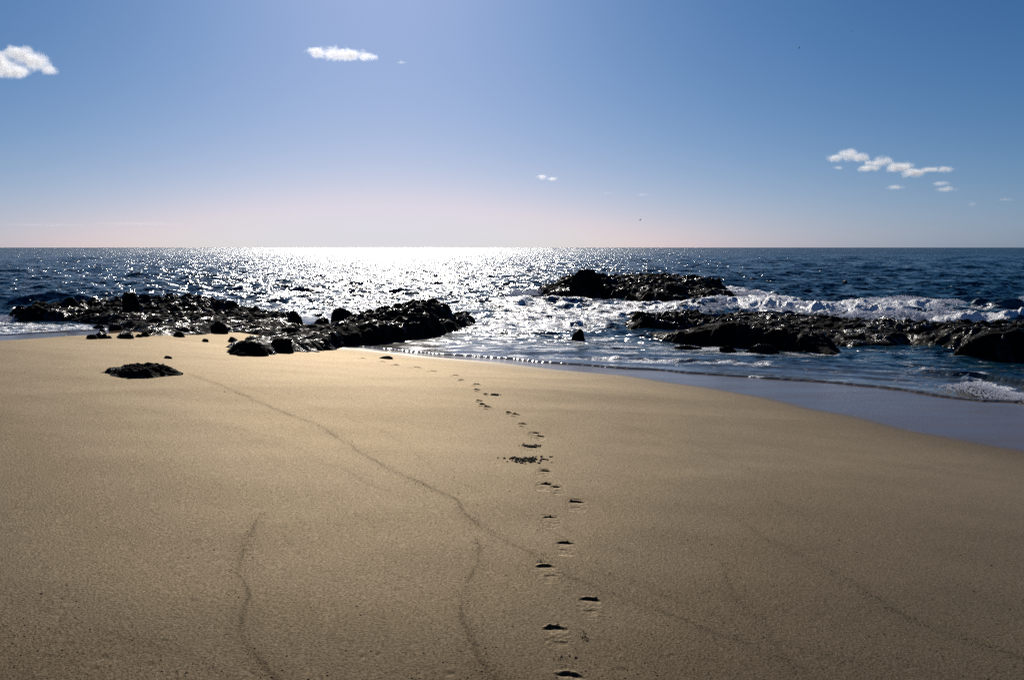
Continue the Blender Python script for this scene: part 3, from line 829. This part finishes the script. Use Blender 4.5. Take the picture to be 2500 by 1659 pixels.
# ------------------------------------------------------------------ small things on the beach
def crumbs(name, spots, size, mat, label, cat, jitter=0.35, kind=None, group=None, sub=2):
    v0, f0 = ico(sub)
    Vs, Fs = [], []; k = 0
    base = None
    for (p, s) in spots:
        if base is None: base = np.array(p)
        v = v0.copy()
        r = random.random() * 100
        v *= (1 + jitter * perlin(v[:, 0] * 1.7 + r, v[:, 1] * 1.7, v[:, 2] * 1.7))[:, None]
        v *= s * size * np.array([random.uniform(.8, 1.3), random.uniform(.7, 1.1), random.uniform(.5, .9)])
        Vs.append(v + np.array(p) - base); Fs.append(f0 + k); k += len(v)
    me = mesh_np(name, np.vstack(Vs), np.vstack(Fs), mat)
    return add(name, me, label, cat, group, kind, loc=base)

def scatter_px(n, cx, cy, sx, sy, s0=0.5, s1=1.2):
    xs = cx + np.random.default_rng(int(cx * 7 + cy)).normal(size=n) * sx
    ys = cy + np.random.default_rng(int(cx * 3 + cy)).normal(size=n) * sy
    p = on_sand(xs, ys)
    return [(tuple(q + np.array([0, 0, 0.003])), random.uniform(s0, s1)) for q in p]

heap = scatter_px(70, 1290, 1123, 26, 4.5) + [(tuple(q), 1.5) for q in on_sand([1250, 1256, 1262, 1270, 1283, 1295, 1304], [1119, 1116, 1118, 1119, 1117, 1118, 1120])]
crumbs("sand_clods", heap, 0.013, M_CLOD, "scattered dark damp sand clods kicked up beside the footprint trail", "sand clods", kind="stuff")
crumbs("sand_clods", scatter_px(22, 1298, 1090, 9, 2.2, .6, 1.3) + scatter_px(8, 1280, 1087, 6, 1.2, .4, .8), 0.014, M_CLOD, "dark crumbled sand in the wide footprint above the clods", "sand clods", kind="stuff")
crumbs("sand_clods", scatter_px(14, 1209, 964, 6, 1.0, .7, 1.3), 0.022, M_CLOD, "small peaked heap of dark sand right of the far trail", "sand clods", kind="stuff")
boulder(922, 958, 869, 876, mat=M_WEED, sand=True, name="seaweed_clump", cat="seaweed", seed=90, rough=0.35, depth=0.6, label="dark flat clump on sand near the waterline at the trail's far end")
boulder(396, 420, 869, 875, mat=M_WEED, sand=True, name="seaweed_clump", cat="seaweed", seed=93, rough=0.4, depth=0.6, label="small dark clump on sand above the weed covered rock patch")
crumbs("sand_clods", scatter_px(30, 1318, 1358, 18, 7, .35, .8), 0.0045, M_CLOD, "loose sand crumbs thrown in front of the fourth footprint", "sand clods", kind="stuff")
crumbs("sand_clods", scatter_px(14, 1326, 1292, 10, 5, .35, .8), 0.0045, M_CLOD, "few crumbs of sand above the thin crescent footprint", "sand clods", kind="stuff")
crumbs("sand_clods", scatter_px(24, 1428, 1556, 10, 7, .4, .9), 0.0045, M_CLOD, "tight cluster of sand crumbs right of the second nearest footprint", "sand clods", kind="stuff")
crumbs("sand_clods", scatter_px(20, 1378, 1608, 14, 9, .4, .9), 0.0045, M_CLOD, "sand crumbs just beyond the nearest footprint", "sand clods", kind="stuff")

PEB = [(779, 1038), (549, 956), (101, 1448), (153, 1460), (30, 1468), (57, 1509), (122, 1572), (183, 1507), (330, 1508), (287, 1539), (567, 1429), (695, 1309), (616, 1360), (1120, 1204),
       (1109, 1165), (1166, 1232), (1169, 1256), (1243, 1198), (1315, 1214), (1311, 1324), (1201, 1407), (1224, 1457), (1235, 1404), (1393, 1430), (1387, 1431), (1401, 1433), (1372, 1417), (1679, 1318),
       (1737, 1328), (1728, 1346), (1723, 1361), (1547, 1385), (1579, 1421), (1593, 1444), (1707, 1459), (1811, 1332), (1885, 1290), (1890, 1432), (1820, 1440), (1896, 1428), (1870, 1526), (1785, 1511),
       (1895, 1486), (2048, 1317), (2091, 1347), (2072, 1260), (1967, 1408), (2210, 1440), (2115, 1445), (2077, 1448), (2162, 1483), (2173, 1492), (2065, 1542), (2053, 1580), (2228, 1554), (2344, 1354),
       (2376, 1442), (2465, 1486), (1971, 1634), (2143, 1651), (1221, 1620), (1232, 1635), (1566, 1572), (1490, 1561), (1230, 1492), (1420, 1660), (700, 1600), (60, 1552), (15, 1527), (1040, 1470),
       (880, 1500), (905, 1588), (800, 1640), (470, 1620), (430, 1560), (640, 1410), (2300, 1600), (2350, 1650), (2420, 1380), (1640, 1500), (1600, 1640), (340, 1290), (60, 1245), (125, 1250), (60, 908), (190, 906), (980, 980)]
pr = np.random.default_rng(5)
fx = pr.uniform(0, 2500, 70); fy = 1659 - np.abs(pr.normal(size=70)) * 130
PEB += [(a, b) for a, b in zip(fx, fy) if b < 1690]
pb = on_sand([p[0] for p in PEB], [p[1] for p in PEB])
pmesh = [boulder_mesh("pebble", (1, 0.8, 0.55), M_PEBBLE, 80 + k, 0.2, sub=3) for k in range(4)]
for i, p in enumerate(pb):
    o = add("pebble", pmesh[i % 4], "tiny dark pebble on the open sand, one of many alike", "pebble", "dark pebbles strewn over the sand", loc=(p[0], p[1], p[2] + 0.001))
    D = math.hypot(p[0], p[1])
    if i < 4: o['label'] = ["lone dark pebble on smooth sand in the left middle of the beach", "small stone on smooth sand right of the weedy rock patch", "largest pebble, oval and dark, near the lower left corner", "half buried stone just right of the largest oval pebble"][i]; o['group'] = "dark pebbles strewn over the sand"
    s = (pr.uniform(1.6, 3.2) if i < 86 else pr.uniform(1.0, 2.0)) / F * D * 0.8
    if i == 2: s *= 2.0
    o.scale = (s, s, s)
    o.rotation_euler = (0, 0, pr.uniform(0, 6.28))

# shell grit: uncountable
v0, f0 = ico(1)
gp = []
gr = np.random.default_rng(9)
for lw, st in LINES_W:
    seg = np.linalg.norm(np.diff(lw, axis=0), axis=1)
    n = int(min(2400, seg.sum() * 260 * st))
    if st < 0.5: n //= 3
    t = np.sort(gr.uniform(0, seg.sum(), n)); cum = np.concatenate([[0], np.cumsum(seg)])
    q = np.column_stack([np.interp(t, cum, lw[:, 0]), np.interp(t, cum, lw[:, 1])]) + gr.normal(size=(n, 2)) * 0.035
    gp.append(q)
gx = gr.uniform(-3.4, 3.4, 15000); gy = 2.4 + np.abs(gr.normal(size=15000)) * 1.1
gp.append(np.column_stack([gx, gy]))
gp = np.vstack(gp)
dens = perlin(gp[:, 0] * 1.1, gp[:, 1] * 1.1, gp[:, 0] * 0 + 7) + gr.uniform(-.5, .5, len(gp))
gp = gp[dens > -0.15]
gz = sand_z(gp)
ss = gr.uniform(0.0010, 0.0027, len(gp)) * (1 + (gr.uniform(size=len(gp)) > 0.93) * 0.9)
VV = (v0[None] * ss[:, None, None] * np.array([1.2, 0.9, 0.6]) + np.column_stack([gp, gz + 0.0005])[:, None, :]).reshape(-1, 3)
FF = (f0[None] + (np.arange(len(gp)) * len(v0))[:, None, None]).reshape(-1, 3)
me = mesh_np("shell_grit", VV, FF, M_PEBBLE)
add("shell_grit", me, "fine dark shell grit strewn in old wave lines over the sand", "grit", kind='stuff')

# ------------------------------------------------------------------ spray and foam lumps along the breakers
def spray(name, line_px, n, height, size, label, spread=0.5, z0=0.1):
    L = poly(line_px, 0.0)
    seg = np.linalg.norm(np.diff(L, axis=0), axis=1); cum = np.concatenate([[0], np.cumsum(seg)])
    r_ = np.random.default_rng(int(abs(line_px[0][0]) + n))
    t = r_.uniform(0, cum[-1], n)
    q = np.column_stack([np.interp(t, cum, L[:, 0]), np.interp(t, cum, L[:, 1])])
    env = 0.55 + 0.45 * np.clip(perlin(t * 0.55, t * 0 + 3, t * 0), -1, 1) * 1.6
    env = np.clip(env, 0.12, 1.4) * smooth(0, 0.08, t / cum[-1]) * smooth(1, 0.92, t / cum[-1])
    hh = r_.uniform(0, 1, n) ** 1.6
    zz = z0 + hh * height * env
    q = q + r_.normal(size=(n, 2)) * np.array([0.25, spread]) * (1.1 - hh)[:, None]
    s = size * r_.uniform(0.35, 1.0, n) * (1.15 - 0.8 * hh)
    v0, f0 = ico(2)
    jit = 1 + 0.5 * r_.normal(size=(n, len(v0))).clip(-1, 1) * 0.35
    VV = v0[None] * jit[..., None] * s[:, None, None] * np.array([1.3, 1, .8]) + np.column_stack([q, zz])[:, None, :]
    base = np.array([*L.mean(0), 0])
    me = mesh_np(name, (VV - base).reshape(-1, 3), (f0[None] + (np.arange(n) * len(v0))[:, None, None]).reshape(-1, 3), M_FOAM)
    return add(name, me, label, "foam", kind='stuff', loc=base)

spray("foam", [(1700, 755), (1760, 747), (1860, 750), (1960, 762), (2060, 770)], 5200, 0.60, 0.075, "fluffy white breaker rolling onto the back of the right reef", 0.9)
spray("foam", [(2050, 778), (2190, 781), (2300, 788), (2450, 795), (2650, 800)], 3400, 0.50, 0.060, "white surf line pouring over the right reef's rear edge", 0.45)
spray("foam", [(2270, 784), (2290, 783), (2310, 786)], 420, 1.0, 0.06, "burst of white spray jumping above the right surf line", 0.3)
spray("foam", [(2120, 742), (2170, 739), (2290, 741), (2350, 747)], 1700, 0.40, 0.07, "crumbling white crest of the wave behind the right surf", 0.8)
spray("foam", [(2338, 944), (2380, 952), (2440, 966), (2520, 984), (2650, 996)], 2400, 0.20, 0.022, "small foaming wave breaking close to the wet sand at right", 0.16, 0.02)
spray("foam", [(2236, 908), (2252, 909), (2290, 912), (2340, 916)], 500, 0.12, 0.018, "tiny foaming crest left of the small near wave", 0.10, 0.02)
spray("foam", [(1250, 725), (1290, 722), (1335, 722)], 500, 0.55, 0.07, "spray splashing at the left end of the offshore rock", 0.6)
spray("foam", [(1440, 733), (1560, 745), (1640, 748), (1720, 745)], 900, 0.25, 0.06, "foam heaped along the near foot of the offshore rock", 0.6, 0.0)
spray("foam", [(1700, 736), (1760, 730), (1830, 724), (1870, 722)], 1500, 0.42, 0.07, "white wash sliding off the right tail of the offshore rock", 1.0)
spray("foam", [(2484, 750), (2530, 748), (2600, 748)], 400, 0.7, 0.08, "lump of white water at the right frame edge", 0.6)
spray("foam", [(-80, 780), (0, 778), (24, 784)], 500, 0.30, 0.05, "white water curling around the left reef's outer tip", 0.5, 0.0)

# ------------------------------------------------------------------ birds
def skin(name, joints, edges, mat, sub=2):
    me = bpy.data.meshes.new(name + "_cage")
    me.from_pydata([j[:3] for j in joints], edges, [])
    o = bpy.data.objects.new(name + "_tmp", me); COL.objects.link(o)
    md = o.modifiers.new("s", 'SKIN')
    for i, j in enumerate(joints):
        r = j[3]; r = r if isinstance(r, tuple) else (r, r)
        me.skin_vertices[0].data[i].radius = r
    me.skin_vertices[0].data[0].use_root = True
    ms = o.modifiers.new("u", 'SUBSURF'); ms.levels = sub; ms.render_levels = sub
    dg = bpy.context.evaluated_depsgraph_get(); dg.update()
    res = bpy.data.meshes.new_from_object(o.evaluated_get(dg))
    bpy.data.objects.remove(o)
    res.materials.clear(); res.materials.append(mat)
    res.polygons.foreach_set("use_smooth", np.ones(len(res.polygons), bool))
    res.name = name
    return res

# standing shorebird, facing right, long down-curved bill
J = [(0.0, 0, 0.175, 0.078), (-0.075, 0, 0.170, 0.066), (-0.14, 0, 0.163, 0.036), (-0.195, 0, 0.160, 0.010),
     (0.07, 0, 0.190, 0.060), (0.105, 0, 0.215, 0.036), (0.125, 0, 0.245, 0.028), (0.150, 0, 0.262, 0.030), (0.175, 0, 0.258, 0.016),
     (0.205, 0, 0.252, 0.007), (0.235, 0, 0.238, 0.006), (0.258, 0, 0.218, 0.003),
     (0.0, 0.025, 0.11, 0.018), (0.012, 0.028, 0.055, 0.006), (-0.002, 0.028, 0.002, 0.006), (0.03, 0.028, 0.000, 0.005),
     (0.0, -0.025, 0.11, 0.018), (0.022, -0.028, 0.055, 0.006), (0.015, -0.028, 0.002, 0.006), (0.045, -0.028, 0.000, 0.005)]
E = [(0, 1), (1, 2), (2, 3), (0, 4), (4, 5), (5, 6), (6, 7), (7, 8), (8, 9), (9, 10), (10, 11), (0, 12), (12, 13), (13, 14), (14, 15), (0, 16), (16, 17), (17, 18), (18, 19)]
bme = skin("shorebird", J, E, M_BIRD)
q = P(780, 781, 0.0); dist = q[1] * 0.93
d = ray(780, 779)
t = dist / d[1]
bp = d * t
add("shorebird", bme, "long billed brown shorebird standing on a small rock beside the round boulder", "bird", loc=(bp[0] - 0.01, bp[1], CAM_Z + bp[2] - 0.02))
BIRD_Y = bp[1]

def flyer(name, span, mat):
    J = [(0, 0, 0, 0.085 * span), (0, -0.16 * span, 0, 0.05 * span), (0, -0.28 * span, 0.0, 0.012 * span), (0, 0.12 * span, 0, 0.03 * span), (0, 0.20 * span, -0.01 * span, 0.018 * span), (0, 0.26 * span, -0.02 * span, 0.006 * span),
         (0.20 * span, 0.02 * span, 0.13 * span, (0.08 * span, 0.022 * span)), (0.48 * span, -0.06 * span, 0.09 * span, (0.03 * span, 0.010 * span)),
         (-0.20 * span, 0.02 * span, 0.13 * span, (0.08 * span, 0.022 * span)), (-0.48 * span, -0.06 * span, 0.09 * span, (0.03 * span, 0.010 * span))]
    return skin(name, J, [(0, 1), (1, 2), (0, 3), (3, 4), (4, 5), (0, 6), (6, 7), (0, 8), (8, 9)], mat, 1)
fly = flyer("seabird", 1.5, M_BIRD)
for (px, py, dist, rz, ry, lb) in [(1563, 537, 300, 0.9, -0.5, "dark seabird in flight low above the horizon right of centre"), (1951, 117, 420, 1.5, 1.1, "tiny distant bird banking high in the blue at upper right"),
                               (2078, 77, 600, 0.3, 0.3, "farthest bird, a speck near the top right of the sky")]:
    d = ray(px, py); p = d * (dist / d[1])
    o = add("seabird", fly, lb, "bird", "birds flying over the sea", loc=(p[0], p[1], CAM_Z + p[2]))
    o.rotation_euler = (0.2, ry, rz)

# ------------------------------------------------------------------ clouds
def cloud(lobes, label, dist=3200, density=0.055, wisp=0.40, group="small fair weather clouds", seed=0.0):
    arr = np.array(lobes, float)
    x0, x1 = (arr[:, 0] - arr[:, 2]).min(), (arr[:, 0] + arr[:, 2]).max()
    y0, y1 = (arr[:, 1] - arr[:, 3]).min(), (arr[:, 1] + arr[:, 3]).max()
    d = ray((x0 + x1) / 2, (y0 + y1) / 2); c = d * (dist / d[1]); c[2] += CAM_Z
    L = []
    for (px, py, rx, ry) in lobes:
        e = ray(px, py); p = e * (dist / e[1]); p[2] += CAM_Z
        sc = np.linalg.norm(p) / F
        L.append((p[0] - c[0], random.uniform(-.3, .3) * rx * sc, p[2] - c[2], rx * sc, rx * sc * 0.8, ry * sc))
    # hull, star shaped from the centre
    v, f = ico(5); v = v.copy()
    v[:, 0] *= (x1 - x0) / max(y1 - y0, 1); v /= np.linalg.norm(v, axis=1)[:, None]
    S = max(x1 - x0, y1 - y0) * dist / F
    rad = np.full(len(v), 0.02 * S)
    for tt in np.linspace(0.02, 1.1, 120) * S:
        q = v * tt; ins = np.zeros(len(v), bool)
        for (a, b, e, r1, r2, r3) in L:
            ins |= (((q[:, 0] - a) / (r1 * 1.35)) ** 2 + ((q[:, 1] - b) / (r2 * 1.35)) ** 2 + ((q[:, 2] - e) / (r3 * 1.45)) ** 2) < 1
        rad[ins] = tt
    v *= rad[:, None]
    t = NT("cloud_vapour")
    g = t.n("ShaderNodeTexCoord").outputs['Object']
    unit = 1.0 / (np.mean([l[5] for l in L]))
    g2 = t.vm('ADD', g, (seed * 97.0, 13.0, 7.0))
    wv = t.noise(g2, unit * 0.5, 2.0, 0.5, out=1)
    gw = t.vm('ADD', g, t.scale(t.vm('SUBTRACT', wv, (0.5, 0.5, 0.5)), 0.6 / unit))
    acc = None
    for (a, b, e, r1, r2, r3) in L:
        q = t.vm('MULTIPLY', t.vm('SUBTRACT', gw, (a, b, e)), (1 / r1, 1 / r2, 1 / r3))
        ln = t.n("ShaderNodeVectorMath", {0: q}, operation='LENGTH').outputs['Value']
        s = t.math('SUBTRACT', 1.0, ln)
        acc = s if acc is None else t.math('SMOOTH_MAX', acc, s, 0.25)
    ns = t.noise(g2, unit * 0.75, 7.0, 0.62)
    sh = t.math('ADD', acc, t.math('MULTIPLY', t.math('SUBTRACT', ns, 0.56), 3.2 * wisp + 0.6))
    de = t.math('MULTIPLY', t.mr(sh, 0.0, 1.0, interp='SMOOTHSTEP'), density)
    pv = t.n("ShaderNodeVolumePrincipled", {'Color': (1, 1, 1, 1), 'Anisotropy': 0.5, 'Density': de})
    t.t.links.new(pv.outputs[0], t.out.inputs['Volume'])
    try: t.m.cycles.volume_step_rate = 0.3
    except Exception: pass
    me = mesh_np("cloud", v, f, t.m)
    return add("cloud", me, label, "cloud", group, loc=tuple(c))

cloud([(-70, 150, 60, 34), (0, 158, 50, 30), (42, 132, 34, 24), (88, 150, 38, 24), (35, 172, 40, 16), (112, 172, 22, 14)], "largest cloud, a billowing puff cut by the left edge of the sky", seed=1)
cloud([(775, 130, 26, 15), (812, 128, 40, 18), (855, 132, 42, 17), (900, 140, 28, 10)], "bright flat bottomed puff high in the left half of the sky", seed=2)
cloud([(980, 152, 13, 5)], "tiny wisp right of the bright flat bottomed puff", seed=3, density=0.02)
cloud([(1322, 432, 16, 9), (1349, 436, 16, 7)], "small double puff low in the middle of the sky", seed=4)
cloud([(2040, 386, 26, 13), (2070, 378, 32, 17), (2102, 386, 26, 14), (2128, 399, 22, 8)], "rounded puff at the left end of the right hand cloud bank", seed=5, density=0.055)
cloud([(2154, 396, 26, 16), (2124, 411, 32, 9), (2190, 409, 38, 14), (2232, 422, 34, 13), (2265, 414, 26, 8)], "longest cloud of the bank, humped and sloping down to the right", seed=6, density=0.055)
cloud([(2048, 410, 17, 6)], "little flake under the left end of the cloud bank", seed=7, density=0.028)
cloud([(2310, 413, 30, 9)], "flat cloud at the right end of the cloud bank", seed=8, density=0.028)
cloud([(2186, 457, 25, 7)], "thin streak below the middle of the cloud bank", seed=9, density=0.024)
cloud([(2298, 448, 24, 8), (2308, 462, 28, 8)], "pair of ragged wisps below the right end of the cloud bank", seed=10, density=0.024)
cloud([(2372, 498, 14, 8)], "faint round wisp low at the right", seed=11, density=0.010)
cloud([(2450, 487, 22, 5)], "faint thin wisp nearest the right edge of the sky", seed=12, density=0.011)
cloud([(1568, 475, 20, 4)], "faint thin streak above the low flying seabird", seed=13, density=0.010)
cloud([(1482, 471, 22, 4)], "palest smear of cloud left of the thin streak over the seabird", seed=14, density=0.006)
cloud([(120, 549, 150, 4), (330, 546, 160, 4)], "long faint veil of cloud just above the horizon at left", seed=15, density=0.0008)
